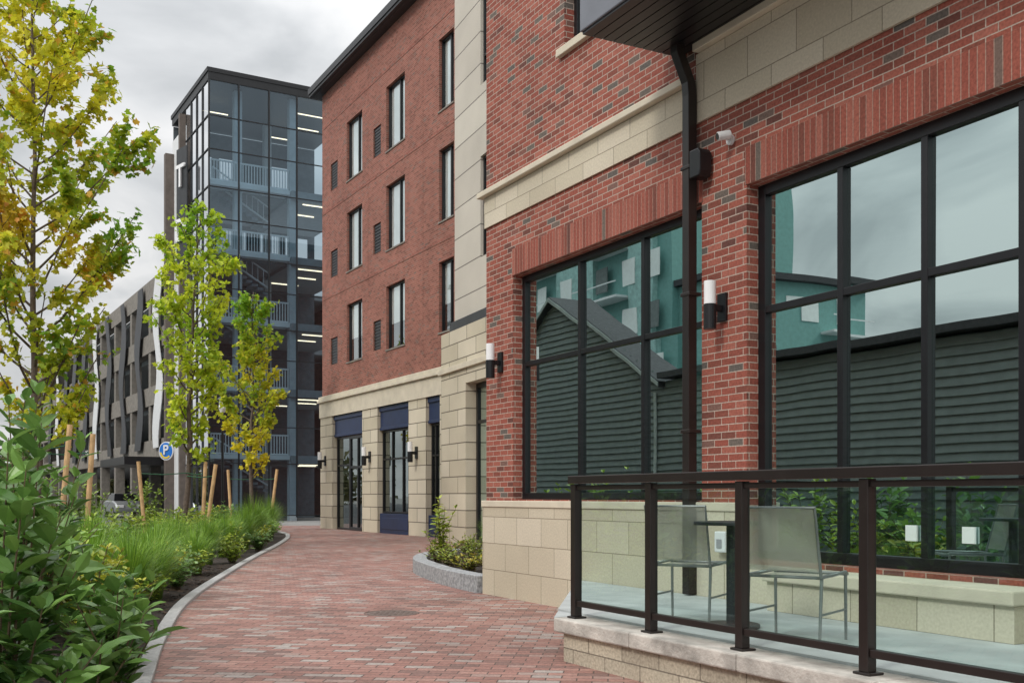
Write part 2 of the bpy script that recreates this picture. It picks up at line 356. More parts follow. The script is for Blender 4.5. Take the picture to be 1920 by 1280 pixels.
def win(parent,name,x0,x1,z0,z1,y,vs,hs,fw=.07,fd=.09,glass=None,outer=None,mat=None):
    g=glass or M_glassA; ow=outer or fw
    m=MB(); m.box(x0,x0+ow,y,y+fd,z0,z1); m.box(x1-ow,x1,y,y+fd,z0,z1); m.box(x0+ow,x1-ow,y,y+fd,z0,z0+ow); m.box(x0+ow,x1-ow,y,y+fd,z1-ow,z1)
    for v in vs: m.box(v-fw/2,v+fw/2,y-.002,y+fd-.01,z0+ow,z1-ow)
    for h in hs: m.box(x0+ow,x1-ow,y+.003,y+fd-.015,h-fw/2,h+fw/2)
    wo_=m.obj(name,mat or M_black,parent,bevel=.004)
    gm=MB(); xs=[x0+ow]+list(vs)+[x1-ow]; zs=[z0+ow]+list(hs)+[z1-ow]
    for a,b in zip(xs,xs[1:]):
        for c,d in zip(zs,zs[1:]):
            ty=random.uniform(-.0035,.0035); tx=random.uniform(-.0035,.0035); yy=y+fd*.55
            gm.quad((a,yy-tx,c),(b,yy+tx,c),(b,yy+tx+ty,d),(a,yy-tx+ty,d))
    gm.obj('glass',g,wo_)
    return wo_
yw=REV-.06
win(EA,'window',u1a+.002,u1b-.002,W1B+.002,WT-.002,yw,[A.at(1086,yw),A.at(1205,yw)],[2.97],fw=.058,outer=.08,fd=.075)
win(EA,'window',u2a+.002,u2b-.002,W2B+.002,WT-.002,yw,[A.at(1575,yw),A.at(1733,yw),A.at(1917,yw),A.at(1917,yw)+.9],[2.97],fw=.062,outer=.095,fd=.075)
win(EA,'window',uq+.002,uq+1.698,6.502,8.798,yw,[uq+.85],[],glass=M_glassS)
m=MB(); m.box(.3,15.7,.35,8.5,.2,.3); m.obj('floor',M_room,EA)
m=MB(); m.box(.3,15.7,6,6.2,.31,4.6); m.box(.3,15.7,.35,6,4.6,4.7); m.box(.3,.4,.35,6,.31,4.6); m.box(.3,uq-.01,.5,.6,6,9); m.obj('inner_wall',M_room,EA)
m=MB(); m.box(u1b-.95,u1b-.5,.5,.7,.32,2.9); m.obj('inner_column',M_blind,EA)
# canopy
uc=A.at(1275)
EC=MB(); EC.box(uc,16,-1.15,-.002,5.60,6.1); can=EC.obj('canopy',M_greym,EA,bevel=.01)
m=MB()
for i in range(10): m.box(uc+.02,15.9,-1.13+i*.112,-1.13+i*.112+.10,5.575,5.598)
m.obj('soffit',M_black,can)
# downspout
m=MB()
def sqtube(m,pts,h):
    pts=[Vector(p) for p in pts]; b=len(m.v)
    for p in pts: m.v+=[(p.x-h,p.y-h,p.z),(p.x+h,p.y-h,p.z),(p.x+h,p.y+h,p.z),(p.x-h,p.y+h,p.z)]
    for k in range(len(pts)-1):
        for j in range(4): m.f.append((b+4*(k+1)+j,b+4*(k+1)+(j+1)%4,b+4*k+(j+1)%4,b+4*k+j))
    e=b+4*(len(pts)-1); m.f+=[(b,b+1,b+2,b+3),(e+3,e+2,e+1,e)]
sqtube(m,[(upipe-.03,-.21,5.60),(upipe-.03,-.205,5.50),(upipe,-.10,5.22),(upipe,-.09,5.1),(upipe,-.09,.37)],.05)
for z in (4.4,3.2,1.9): m.box(upipe-.07,upipe+.07,-.148,-.002,z,z+.035)
m.obj('downspout',M_brown,EA,bevel=.006)
o=empty('wall_speaker',(*A.w(A.at(1328),0),0),A.a,'black box fixture mounted on the brick wall beside the downspout','wall fixture')
m=MB(); m.prism_y([(-.07,4.28),(.07,4.28),(.09,4.33),(.09,4.50),(.06,4.54),(-.07,4.54)],-.17,-.03); m.obj('housing',M_black,o,bevel=.01)
MB().box(-.04,.04,-.03,-.002,4.35,4.5).obj('bracket',M_black,o)
o=empty('security_camera',(*A.w(A.at(1372),0),0),A.a,'small white bullet security camera on the brick wall','security camera')
m=MB(); m.tube([(0,-.002,4.55),(0,-.03,4.55)],.045,16); m.tube([(0,-.03,4.55),(0,-.08,4.56)],.015,8); m.obj('mount',M_white,o)
m=MB(); m.tube([(.05,-.06,4.58),(.01,-.17,4.555)],.040,16); m.obj('body',M_white,o,bevel=.004)
m=MB(); m.tube([(.0105,-.1705,4.555),(.009,-.176,4.554)],.030,16); m.obj('lens',M_black,o)
o=empty('outlet_box',(*A.w(A.at(1368),0),0),A.a,'white weatherproof outlet cover on the stone base','outlet')
MB().box(-.075,.075,-.12,-.042,.79,.98).obj('cover',M_white,o,bevel=.012)
MB().box(-.035,.035,-.128,-.121,.83,.91).obj('face',pm('grey_plastic',(.3,.3,.32),.5),o,bevel=.002)
def sconce(pos,rot,z,sc=1.0,lab='cylindrical wall sconce, white lens above black tube, on brick'):
    o=empty('wall_sconce',(pos[0],pos[1],z),rot,lab,'wall lamp','wall sconces along the facades')
    o.scale=(sc,)*3
    MB().tube([(0,-.16,-.23),(0,-.16,-.003)],.058,20).obj('lamp_body',M_black,o)
    MB().tube([(0,-.16,0),(0,-.16,.21)],.055,20).obj('lamp_shade',M_lens,o)
    m=MB(); m.box(-.06,.06,-.03,-.002,-.15,.11); m.box(-.02,.02,-.11,-.03,-.06,.0); m.obj('wall_bracket',M_black,o,bevel=.004)
sconce(A.w(A.at(1357),0),A.a,3.06); sconce(A.w(A.at(940),0),A.a,3.05)

# seat wall
o=empty('stone_bench',(A.o[0],A.o[1],0),A.a,'low cream stone seat wall beneath the large window','bench')
ub0=A.at(1440,-.35); ub1=A.at(1903,-.38)
MB().box(ub0,ub1-.02,-.36,-.045,.362,.60).obj('base',M_stoneBand,o)
MB().box(ub0-.03,ub1,-.40,-.045,.603,.70).obj('seat',M_stone,o,bevel=.012)
# terrace
T=empty('terrace',(A.o[0],A.o[1],0),A.a,'raised terrace with pale stone cap above block base','terrace')
MB().prism([(5.48,-2.06),(14,-2.06),(14,-.05),(2.6,-.05)],0,.235).obj('base',M_terr,T)
m=MB()
us=[5.40,6.45,7.6,8.7,9.8,10.9,14]
for a,b in zip(us,us[1:]): m.box(a+.004,b-.004,-2.11,-1.82,.236,.345)
m.obj('coping',M_cap,T,bevel=.012)
m=MB()
m.prism([(4.98,-1.818),(14,-1.818),(14,-.05),(2.4,-.05)],.236,.36)
m.prism([(5.395,-2.1),(5.395,-1.822),(4.99,-1.822)],.236,.345)
m.obj('floor',M_conc,T)
# railing
R=empty('terrace_railing',(A.o[0],A.o[1],0),A.a,'dark bronze metal railing with clear glass panels on the terrace edge','railing')
pu=[5.52,6.53,7.5,8.52,9.52,10.52]; yr=-1.97
for p in pu:
    m=MB(); m.box(p-.033,p+.033,yr-.033,yr+.033,.36,1.395); m.box(p-.06,p+.06,yr-.05,yr+.06,.346,.36); m.obj('post',M_brown,R,bevel=.004)
MB().box(pu[0]-.05,pu[-1]+.05,yr-.05,yr+.05,1.40,1.46).obj('top_rail',M_brown,R,bevel=.006)
for a,b in zip(pu,pu[1:]):
    MB().box(a+.036,b-.036,yr-.022,yr+.022,.44,.485).obj('bottom_rail',M_brown,R,bevel=.004)
    MB().box(a+.036,b-.036,yr-.018,yr+.018,1.35,1.385).obj('upper_rail',M_brown,R,bevel=.004)
    g=MB(); g.quad((a+.05,yr,.485),(b-.05,yr,.485),(b-.05,yr,1.35),(a+.05,yr,1.35)); g.obj('glass_panel',M_glassR,R)

# chairs
M_alu=pm('grey_aluminium_frame',(.30,.30,.30),.4,metal=.4,var=.05)
def meshmat(name,col):
    m,nt,out=newmat(name); L=nt.links.new
    tcn=N(nt,'ShaderNodeTexCoord'); wv=N(nt,'ShaderNodeTexChecker'); wv.inputs['Scale'].default_value=260; L(tcn.outputs['Object'],wv.inputs['Vector'])
    b=N(nt,'ShaderNodeBsdfPrincipled'); b.inputs['Roughness'].default_value=.7; t=N(nt,'ShaderNodeBsdfTransparent'); tl=N(nt,'ShaderNodeBsdfTranslucent'); tl.inputs[0].default_value=(*col,1)
    L(mixc(nt,wv.outputs['Fac'],tuple(c*.8 for c in col),col),b.inputs['Base Color'])
    m1=N(nt,'ShaderNodeMixShader'); m1.inputs[0].default_value=.35; L(b.outputs[0],m1.inputs[1]); L(tl.outputs[0],m1.inputs[2])
    mx=N(nt,'ShaderNodeMixShader'); mx.inputs[0].default_value=.22; L(m1.outputs[0],mx.inputs[1]); L(t.outputs[0],mx.inputs[2]); L(mx.outputs[0],out.inputs[0]); return m
def chair(x,y,face,sling,lab,z=.36,group='patio chairs on the terrace',name='patio_chair',W=.24):
    a=math.atan2(face[1],face[0])-math.pi/2
    o=empty(name,(x,y,z),a,lab,'chair',group)
    m=MB()
    m.v=[]; ys=np.linspace(-.21,.25,7)
    for yy in ys:
        sag=-.018*(1-((yy-.02)/.23)**2)
        for xx in np.linspace(-W+.01,W-.01,5): m.v.append((xx,yy,.44+sag+.02*(yy>.22)*-1))
    for i in range(6):
        for j in range(4): b=i*5+j; m.f.append((b,b+1,b+6,b+5))
    s=m.obj('seat',sling,o,smooth=True)
    m=MB()
    m.tube([(-W,-.23,.435),(-W,.24,.445),(-W,.27,.43)],.012,8); m.tube([(W,-.23,.435),(W,.24,.445),(W,.27,.43)],.012,8)
    m.tube([(-W,.265,.432),(W,.265,.432)],.012,8); m.tube([(-W,-.2,.43),(W,-.2,.43)],.010,8)
    m.obj('seat_frame',M_alu,o,smooth=True)
    m=MB()
    zs=np.linspace(.47,.865,6)
    for zz in zs:
        yy=-.225-(zz-.44)*.25
        for xx in np.linspace(-W+.01,W-.01,5): m.v.append((xx,yy-.02*(1-(xx/W)**2),zz))
    for i in range(5):
        for j in range(4): b=i*5+j; m.f.append((b,b+1,b+6,b+5))
    s=m.obj('backrest',sling,o,smooth=True)
    m=MB(); m.tube([(-W,-.22,.43),(-W,-.335,.87),(W,-.335,.87),(W,-.22,.43)],.011,8); m.obj('backrest_frame',M_alu,o)
    for sx in (-1,1):
        m=MB(); m.tube([(sx*W,.24,.44),(sx*W,.25,0)],[.012,.010],8); m.obj('leg',M_alu,o)
        m=MB(); m.tube([(sx*W,-.21,.44),(sx*W,-.25,0)],[.012,.010],8); m.obj('leg',M_alu,o)
        m=MB(); m.tube([(sx*W,-.235,.2),(sx*W,.245,.2)],.008,8); m.obj('stretcher',M_alu,o)
    return o
M_sl=meshmat('beige_mesh_sling',(.62,.57,.48)); M_sg=meshmat('grey_mesh_sling',(.46,.44,.39))
chair(*A.w(6.20,-1.38)[:2],(.48,.88),M_sg,'grey-beige mesh patio chair beside the small table',W=.23)
chair(*A.w(7.42,-1.45)[:2],(.58,.81),M_sl,'beige mesh patio chair with slim metal frame on the terrace')
M_teals=pm('teal_plastic',(.10,.20,.20),.5)
for xx in (1785,1895):
    p=A.w(A.at(xx,.55),.55); c_=chair(p[0],p[1],(.9,.35),M_teals,'teal cafe chair with white card behind the large window',z=.30,group='cafe chairs inside the window',name='cafe_chair')
    MB().box(-.06,.06,-.40,-.385,.66,.78).obj('card',M_blind,c_)
tp=A.w(6.66,-1.36)
o=empty('patio_table',(tp[0],tp[1],.36),A.a,'small round black pedestal table between the patio chairs','table')
circ=lambda r,n=36:[(r*math.cos(t),r*math.sin(t)) for t in np.linspace(0,2*math.pi,n,endpoint=False)]
MB().prism(circ(.27),.735,.76).obj('table_top',M_char,o,bevel=.005)
MB().tube([(0,0,.03),(0,0,.735)],.038,14).obj('pedestal',M_char,o)
MB().prism(circ(.2),.0,.03).obj('foot',M_char,o,bevel=.008)

# ------------------------------------------------------------------ Building C (long brick facade)
C=Plane(-7.7,43.3,ang(-130))
BC=empty('long_brick_building',(C.o[0],C.o[1],0),C.a,'four storey red brick building with stone arcade and dark eave','building')
rows=[(6.4,8.6),(9.85,12.1),(13.3,15.55)]
cols=[(650,679),(724,759),(823,851)]
vents=[(620,633),(700,714)]
ops=[(C.at(a),C.at(b),z0,z1) for a,b in cols for z0,z1 in rows]
vo=[(C.at(a),C.at(b),z0+.1,z0+1.15) for a,b in vents for z0,z1 in rows]
m=MB(); m.wall(0,16,5.3,17.5,ops+vo,0,.2)
m.quad((0,12,0),(0,0.01,0),(0,.01,17.5),(0,12,17.5)); m.quad((0,12,0),(0,12,17.5),(16,12,17.5),(16,12,0)); m.quad((16,0,5.3),(16,12,5.3),(16,12,17.5),(16,0,17.5))
m.obj('wall',M_brickC,BC)
for a,b,c,d in ops:
    wn=win(BC,'window',a+.002,b-.002,c+.002,d-.002,.10,[a+(b-a)*.62],[],fw=.06,glass=M_glassC)
    MB().box(a-.03,b+.03,-.03,.05,c-.05,c-.001).obj('sill',M_precast,wn)
    MB().box(a+.06,b-.04 if c>9 else b-.3,.20,.205,c+(.05 if c>9 else .9),d-.05).obj('blind',M_blind,wn)
for a,b,c,d in vo:
    m=MB(); m.box(a,b,.06,.1,c,d)
    for i in range(9): m.box(a+.03,b-.03,.035,.059,c+.05+i*.11,c+.12+i*.11)
    m.obj('vent',M_black,BC)
MB().box(.3,15.7,.9,1.0,5.4,17.3).obj('inner_wall',M_dark,BC)
m=MB()
for x in (C.at(690),C.at(793)): m.box(x-.015,x+.015,-.006,-.001,5.32,17.4)
for z in (9.2,12.65,16.1): m.box(0.02,16,-.012,-.001,z,z+.07)
m.obj('brick_course',M_brickC,BC)
m=MB(); m.box(-.42,16,-.42,12.5,17.52,17.80); m.box(-.3,16,-.3,12.3,17.5,17.519); m.box(-.46,16,-.46,-.421,17.62,17.86); m.obj('roof_eave',M_char,BC)
so_=[(C.at(a),C.at(b),0.0,4.45) for a,b in ((627,683),(712,770),(803,829))]
m=MB(); m.wall(0,14,0,4.448,so_,-.08,.5); m.quad((0,2,0),(0,-.08,0),(0,-.08,4.448),(0,2,4.448)); m.obj('stone_pilasters',M_stoneC,BC)
MB().box(-.03,16,-.12,-.001,4.45,5.05).obj('stone_band',M_stone,BC)
m=MB(); m.box(-.1,16,-.2,-.001,5.053,5.16); m.box(-.06,16,-.15,-.001,5.163,5.298); m.obj('stone_cornice',M_stone,BC,bevel=.015)
MB().box(.02,13.98,1.8,1.84,.0,4.44).obj('shop_back',M_dark,BC)
for i,(a,b,c,d) in enumerate(so_):
    m=MB(); m.box(a+.01,b-.01,.02,.10,3.62,4.44)
    m.box(a+.01,b-.01,-.03,.02,4.28,4.44); m.box(a+.01,b-.01,-.01,.02,3.62,3.72)
    m.obj('navy_spandrel',M_navy,BC,bevel=.01)
    if i==0:
        mid=a+(b-a)*.45
        win(BC,'window',a+.02,mid,.02,3.60,.1,[],[2.5],fw=.07,glass=M_glassS)
        dr=win(BC,'door',mid+.01,b-.02,.02,3.60,.08,[(mid+b)/2],[2.4],fw=.09,outer=.12,glass=M_glassS)
        MB().tube([((mid+b)/2+.08,.03,.9),((mid+b)/2+.08,.03,1.3)],.015,6).obj('handle',M_alu,dr)
    else:
        win(BC,'window',a+.02,b-.02,.72,3.60,.1,[a+(b-a)*.33,a+(b-a)*.67],[2.6],fw=.06,glass=M_glassS)
        m=MB(); m.box(a+.01,b-.01,.0,.12,.0,.70); m.box(a+.2,b-.2,-.02,.0,.15,.55); m.obj('navy_base_panel',M_navy,BC,bevel=.01)
for x in (614,698,786): sconce(C.w(C.at(x),-.08),C.a,2.75,1.5,'cylindrical wall sconce on cream stone pilaster')

# ------------------------------------------------------------------ Building B (stone bay)
B=Plane(-2.03,30.6,ang(120))
BB=empty('stone_building',(B.o[0],B.o[1],0),B.a,'tall cream panelled building bay with rusticated stone base','building')
ud=B.at(873)
m=MB(); m.wall(0,9,0,5.9,[(ud,ud+3.2,0.0,4.35)],0,.45); m.quad((0,6,0),(0,0,0),(0,0,5.9),(0,6,5.9)); m.quad((0,0,5.9),(9,0,5.9),(9,1,5.9),(0,1,5.9)); m.obj('stone_base',M_stoneC,BB)
m=MB(); m.box(-.08,9,-.08,.0,4.75,4.90); m.obj('stone_ledge',M_stone,BB,bevel=.01)
yb=.32
uw=B.at(901,yb)
wz=[(7.7,10.4),(12.3,15.0)]
m=MB(); m.wall(.25,9,6.25,19,[(uw,uw+1.3,a,b) for a,b in wz],yb,.2); m.quad((.25,6,6.25),(.25,yb,6.25),(.25,yb,19),(.25,6,19)); m.obj('wall_panels',M_panel,BB)
MB().box(.15,9,yb-.12,yb+.2,5.92,6.245).obj('dark_band',M_char,BB,bevel=.01)
for a,b in wz: win(BB,'window',uw+.002,uw+1.298,a+.002,b-.002,yb+.08,[],[a+.8],glass=M_glassS)
dr=win(BB,'door',ud+.01,ud+3.19,.02,4.33,.3,[ud+1.1,ud+2.1],[3.3],fw=.09,outer=.12)
MB().box(.4,8.9,1.6,1.7,0,18.5).obj('inner_wall',M_dark,BB)

# ------------------------------------------------------------------ planter with plants
pp=smooth_line([(-.36,14.3),(-.86,15.5),(-1.30,17.0),(-1.58,18.3),(-1.62,19.8),(-1.35,21.0),(-.6,22.0),(.6,22.2)],5)
k=strip('planter_kerb',pp,.24,0,.24,M_granite); top(k,'curved rough grey granite planter edging beside the brick path','planter')
sheet('planter_soil',pp+[(3.0,21),(1.2,15.2)],.18,M_mulch)

# ------------------------------------------------------------------ glass stair tower
TA=math.atan2(.502,.865); TP=Plane(-15.35,54,TA)
TW=empty('stair_tower',(TP.o[0],TP.o[1],0),TA,'tall glass stair tower of a parking garage with lit floors','tower')
TH=23.0; TWD=8.4; TD=8.0
mu=[0,1.52,3.1,4.6,6.15,7.7]
m=MB()
for x in mu: m.box(x-.04,x+.04,-.08,.0,.2,TH-.6)
zsT=[.3,3.0,4.9,6.5,8.4,10.0,11.9,13.5,15.4,17.0,18.9,20.6,TH-.6]
for z in zsT: m.box(0,TWD,-.06,.0,z-.025,z+.025)
m.obj('curtain_wall_frame',M_tblack,TW)
gm=MB()
for a,b in zip(mu,mu[1:]+[TWD]):
    for c,d in zip(zsT,zsT[1:]):
        t=random.uniform(-.012,.012); gm.quad((a,-.03-t,c),(b,-.03+t,c),(b,-.03+t,d),(a,-.03-t,d))
gm.obj('curtain_glass',M_glassT,TW)
m=MB(); m.box(-.10,TWD+.1,-.10,TD+.1,TH-.22,TH); m.box(-.05,TWD,-.07,TD,TH-.60,TH-.225); m.obj('roof',M_tblack,TW)
lv=[3.45,6.95,10.45,13.95,17.45]
m=MB()
for z in lv:
    m.box(.12,4.4,1.2,TD-.2,z-.28,z); m.box(4.4,TWD-.1,.2,TD-.2,z-.42,z)
m.obj('floor_slabs',M_concT,TW)
m=MB()
for x,y in ((1.7,.9),(4.55,.6),(4.55,5),(.6,7.2)): m.box(x-.2,x+.2,y-.2,y+.2,0,TH-.65)
m.obj('columns',pm('pale_column',(.62,.65,.67),.6,var=.08),TW)
M_rail=pm('white_rail_paint',(.95,.95,.95),.5,var=.02)
for z in lv:
    m=MB()
    m.box(.2,4.3,.40,.46,z+1.02,z+1.10); m.box(.2,4.3,.40,.46,z+.02,z+.10)
    for i in range(28): m.box(.2+i*.15,.2+i*.15+.045,.41,.45,z+.10,z+1.02)
    m.box(.12,4.35,.35,1.2,z-.22,z)
    m.obj('stair_railing',M_rail,TW)
    m=MB(); n=10
    for i in range(n):
        zz=z-(i+1)*1.75/n; m.box(.5+i*.3,.82+i*.3,1.3,2.35,zz-.14,zz)
    m.obj('stair_flight',M_concT,TW)
    m=MB(); m.tube([(.5,1.25,z+.95),(3.5,1.25,z-.8)],.04,6); m.tube([(.5,1.25,z+.15),(3.5,1.25,z-1.6)],.05,6)
    for i in range(11): m.tube([(.5+i*.3,1.25,z+.15-i*.175),(.5+i*.3,1.25,z+.95-i*.175)],.018,4)
    m.obj('stair_handrail',M_rail,TW)
for q,z in enumerate(lv+[TH-.7]):
    m=MB()
    for i in range(2+(q%2)):
        x0=4.8+random.uniform(0,.9); m.box(x0,x0+random.uniform(1.1,1.7),.9+i*2.2,.96+i*2.2,z-.48,z-.44)
    m.obj('strip_light',M_lamp,TW)
    if q==5 or q==3: MB().box(.5,1.9,3.4,3.46,z-.34,z-.30).obj('strip_light',M_lamp,TW)
m=MB(); m.wall(0,TWD,0,TH-.65,[(.5,2.2,14.4,16.9),(2.5,4.2,14.4,16.9),(5,6.2,14.4,16.9),(6.6,8,14.4,16.9),(.6,2.2,18,21.0),(2.6,3.8,18,21.0),(5.4,7.2,18.2,21)],TD-.1,.15); m.obj('back_wall',pm('tower_back',(.11,.13,.145),.8),TW)
m=MB(); m.quad((0,4.8,0),(0,0,0),(0,0,TH-.6),(0,4.8,TH-.6)); m.obj('side_glass',glassmat('side_glass',(.4,.5,.55),(.9,.92,.94),.6,wav=.03),TW)
m=MB(); m.box(-.02,.1,4.8,TD,0,TH-1.5); m.obj('side_wall',M_white,TW)
m=MB()
for y in (1.2,2.4,3.6): m.box(-.06,0,y-.03,y+.03,.2,TH-.65)
for z in zsT: m.box(-.05,0,0,4.8,z-.025,z+.025)
m.obj('side_mullions',M_char,TW)
m=MB(); m.box(-.35,-.02,4.8,5.1,0,TH-.9); m.box(-.5,-.02,7.6,8.0,0,TH-2.3); m.obj('side_fins',pm('brown_fin',(.13,.105,.09),.7),TW)
wn=win(TW,'door',6.0,7.9,.05,2.6,-.12,[6.95],[],fw=.1,glass=M_glassT)
def text(s,size,loc,rot,mat,parent,name='lettering',ext=.02):
    cu=bpy.data.curves.new(name,'FONT'); cu.body=s; cu.size=size; cu.extrude=ext; cu.offset=.02; cu.align_x='CENTER'; cu.align_y='CENTER'
    t=bpy.data.objects.new(name,cu); COL.objects.link(t); bpy.context.view_layer.update()
    me=bpy.data.meshes.new_from_object(t); bpy.data.objects.remove(t)
    o=bpy.data.objects.new(name,me); COL.objects.link(o); me.materials.clear(); me.materials.append(mat)
    o.parent=parent; o.location=loc; o.rotation_euler=rot; return o
SR=math.radians(-78)
bk=MB(); bk.box(-.62,.62,.07,.13,13.9,20.0); ob=bk.obj('letter_backing',M_char,TW); ob.location=(-.50,4.0,0); ob.rotation_euler=(0,0,SR)
for ch,z in (('T',18.4),('D',15.5)):
    text(ch,1.7,(-.50,4.0,z),(math.radians(90),0,SR),M_lens,TW,ext=.05)

# ------------------------------------------------------------------ parking garage
gp=TP.w(0,8.0)
GA=math.atan2(-.865,.502); G=Plane(gp[0],gp[1],GA)
GE=empty('parking_garage',(gp[0],gp[1],0),GA,'multi-level parking garage with tan spandrels and wavy dark panels','parking garage')
m=MB()
for z in (3.6,6.9,10.2,13.5): m.box(-70,0,-.05,.5,z,z+1.15)
m.obj('spandrels',M_precast,GE)
m=MB()
for i in range(12): m.box(-.6-i*6,0-i*6,-.02,.6,0,14.62)
m.obj('columns',M_precast,GE)
m=MB()
for z in (3.55,6.85,10.15,13.45): m.box(-70,0,.6,16,z-.2,z+.1)
m.obj('floor_slabs',M_concT,GE)
MB().box(-70,0,10,10.3,0,14).obj('core_wall',M_dark,GE)
for i in range(10):
    x=-3.0-i*5.6; m=MB(); poly=[]
    for k in range(17): z=4.2+k*10.2/16; poly.append((x-.8+.6*math.sin(z*.9+i*1.3),z))
    for k in range(16,-1,-1): z=4.2+k*10.2/16; poly.append((x+.8+.6*math.sin(z*.9+i*1.3+.8),z))
    m.prism_y(poly,-.25,-.2); m.obj('wavy_panel',M_char if i%4 else M_white,GE)
ca0,ca1=G.at(195,-2.6),min(-.3,G.at(338,-2.6))
m=MB(); m.box(min(ca0,ca1-8),ca1,-2.6,.1,3.1,3.55); m.obj('entrance_canopy',M_black,GE)
pu_=G.at(312,-2.9); pw_=G.w(pu_,-2.9); sp=pw_[1]/F; pr=17.5*sp; pz=EYE+85*sp
ps=empty('parking_sign',(pw_[0],pw_[1],pz),GA+math.radians(35),'round blue parking sign with white letter P and yellow swoosh','sign')
ps.scale=(pr/.72,)*3
m=MB(); n=40
m.prism_y([(.72*math.cos(t),.72*math.sin(t)) for t in np.linspace(0,2*math.pi,n,endpoint=False)],-.05,.05); m.obj('disc',M_white,ps)
m=MB(); m.prism_y([(.64*math.cos(t),.64*math.sin(t)) for t in np.linspace(0,2*math.pi,n,endpoint=False)],-.07,-.052); m.obj('face',pm('sign_blue',(.02,.16,.55),.4,var=.03),ps)
m=MB(); pts=[(.6*math.cos(t),.6*math.sin(t)) for t in np.linspace(math.pi*1.05,math.pi*1.75,14)]+[(.42*math.cos(t),.42*math.sin(t)-.05) for t in np.linspace(math.pi*1.75,math.pi*1.05,14)]
m.prism_y(pts,-.085,-.072); m.obj('swoosh',pm('sign_yellow',(.75,.55,.03),.4,var=.03),ps)
text('P',1.05,(.02,-.10,.04),(math.radians(90),0,0),M_white,ps,ext=.03)
MB().box(-.05,.05,-.04,.04,-(pz-3.55)*.72/pr,-.71).obj('bracket',M_black,ps)

# ------------------------------------------------------------------ opposite buildings (seen mirrored in the windows)
OP=Plane(*A.w(0,-11),A.a+math.pi)
S=empty('siding_building',(OP.o[0],OP.o[1],0),OP.a,'low gabled building with grey-green lap siding and pale trim','building')
m=MB()
def lap(m,x0,x1,z0,z1,hf=None,step=.19):
    z=z0
    while z<z1-1e-6:
        z2=min(z+step,z1); a,b=x0,x1
        if hf: a,b=hf(z)
        if b-a>.05:
            m.quad((a,-.045,z),(b,-.045,z),(b,0,z2),(a,0,z2)); m.quad((a,0,z),(b,0,z),(b,-.045,z),(a,-.045,z))
        z=z2
lap(m,-9,12.0,.3,4.5)
gx=17.3; gh=7.6; ge=4.6; hw=5.3
def gab(z):
    if z<ge: return (gx-hw,gx+hw)
    t=(gh-z)/(gh-ge); return (gx-hw*t,gx+hw*t)
lap(m,0,0,.3,gh-.1,gab)
m.obj('lap_siding',M_siding,S)
m=MB(); m.box(-9,12,0.02,8,0,4.45); m.box(gx-hw,gx+hw,.02,8,0,ge-.4); m.obj('wall',M_siding,S)
m=MB(); m.prism_y([(gx-hw-.4,ge-.30),(gx,gh),(gx+hw+.4,ge-.30),(gx+hw+.4,ge-.12),(gx,gh+.18),(gx-hw-.4,ge-.12)],-.25,1.0)
m.prism([( -9.4,-.3),(11.6,-.3),(11.6,8.4),(-9.4,8.4)],4.55,4.72); m.prism([(gx-hw,1.01),(gx+hw,1.01),(gx+hw,8.2),(gx-hw,8.2)],ge-.39,ge-.25); m.obj('roof',M_roof,S)
m=MB(); m.prism_y([(gx-hw-.4,ge-.27),(gx,gh+.03),(gx+hw+.4,ge-.27),(gx+hw+.4,ge-.15),(gx,gh+.15),(gx-hw-.4,ge-.15)],-.28,-.255)
m.box(gx-hw-.02,gx-hw+.10,-.08,-.051,.3,ge-.4); m.obj('trim',pm('pale_trim',(.36,.40,.39),.6),S)
OQ=Plane(*A.w(-36,-34),A.a+math.pi)
Q=empty('apartment_building',(OQ.o[0],OQ.o[1],0),OQ.a,'distant pale teal panelled apartment building with white balconies','building')
M_teal=pm('teal_panel',(.17,.35,.33),.7,var=.1); M_teal2=pm('pale_teal_panel',(.32,.50,.48),.7)
m=MB(); m.box(0,5.5,0,10,0,14.3); m.box(5.5,60,-.5,10,0,25); m.obj('wall',M_teal,Q)
m=MB()
for i in range(7): m.box(7+i*8,10.5+i*8,-.9,-.501,0,24)
m.obj('panel_bay',M_teal2,Q)
for i in range(16):
    for j in range(7):
        x=6.2+i*3.4; z=2+j*3.3
        m=MB(); m.box(x,x+1.5,-.96,-.905,z,z+1.7); m.obj('window',M_blind if (i+j)%3 else M_room,Q)
for j in range(4):
    for yy in (1.2,4.4,7.4):
        m=MB(); m.box(-.05,-.001,yy,yy+1.3,1.8+j*3.3,3.5+j*3.3); m.obj('window',M_blind if yy>2 else M_room,Q)
m=MB()
for j in range(7):
    for i in range(7): m.box(10.6+i*8,14.9+i*8,-1.9,-.501,1.2+j*3.3,1.35+j*3.3); m.box(10.6+i*8,14.9+i*8,-1.9,-1.86,2.2+j*3.3,2.28+j*3.3)
for j in range(4): m.box(-1.3,-.001,5.9,9.5,1.1+j*3.3,1.25+j*3.3); m.box(-1.3,-1.26,5.9,9.5,2.1+j*3.3,2.18+j*3.3)
m.obj('balconies',M_white,Q)
m=MB(); m.box(-.5,5.49,-.4,10.4,14.31,14.7); m.box(5.5,60.5,-1.1,10.5,25.01,25.5); m.obj('roof',M_roof,Q)

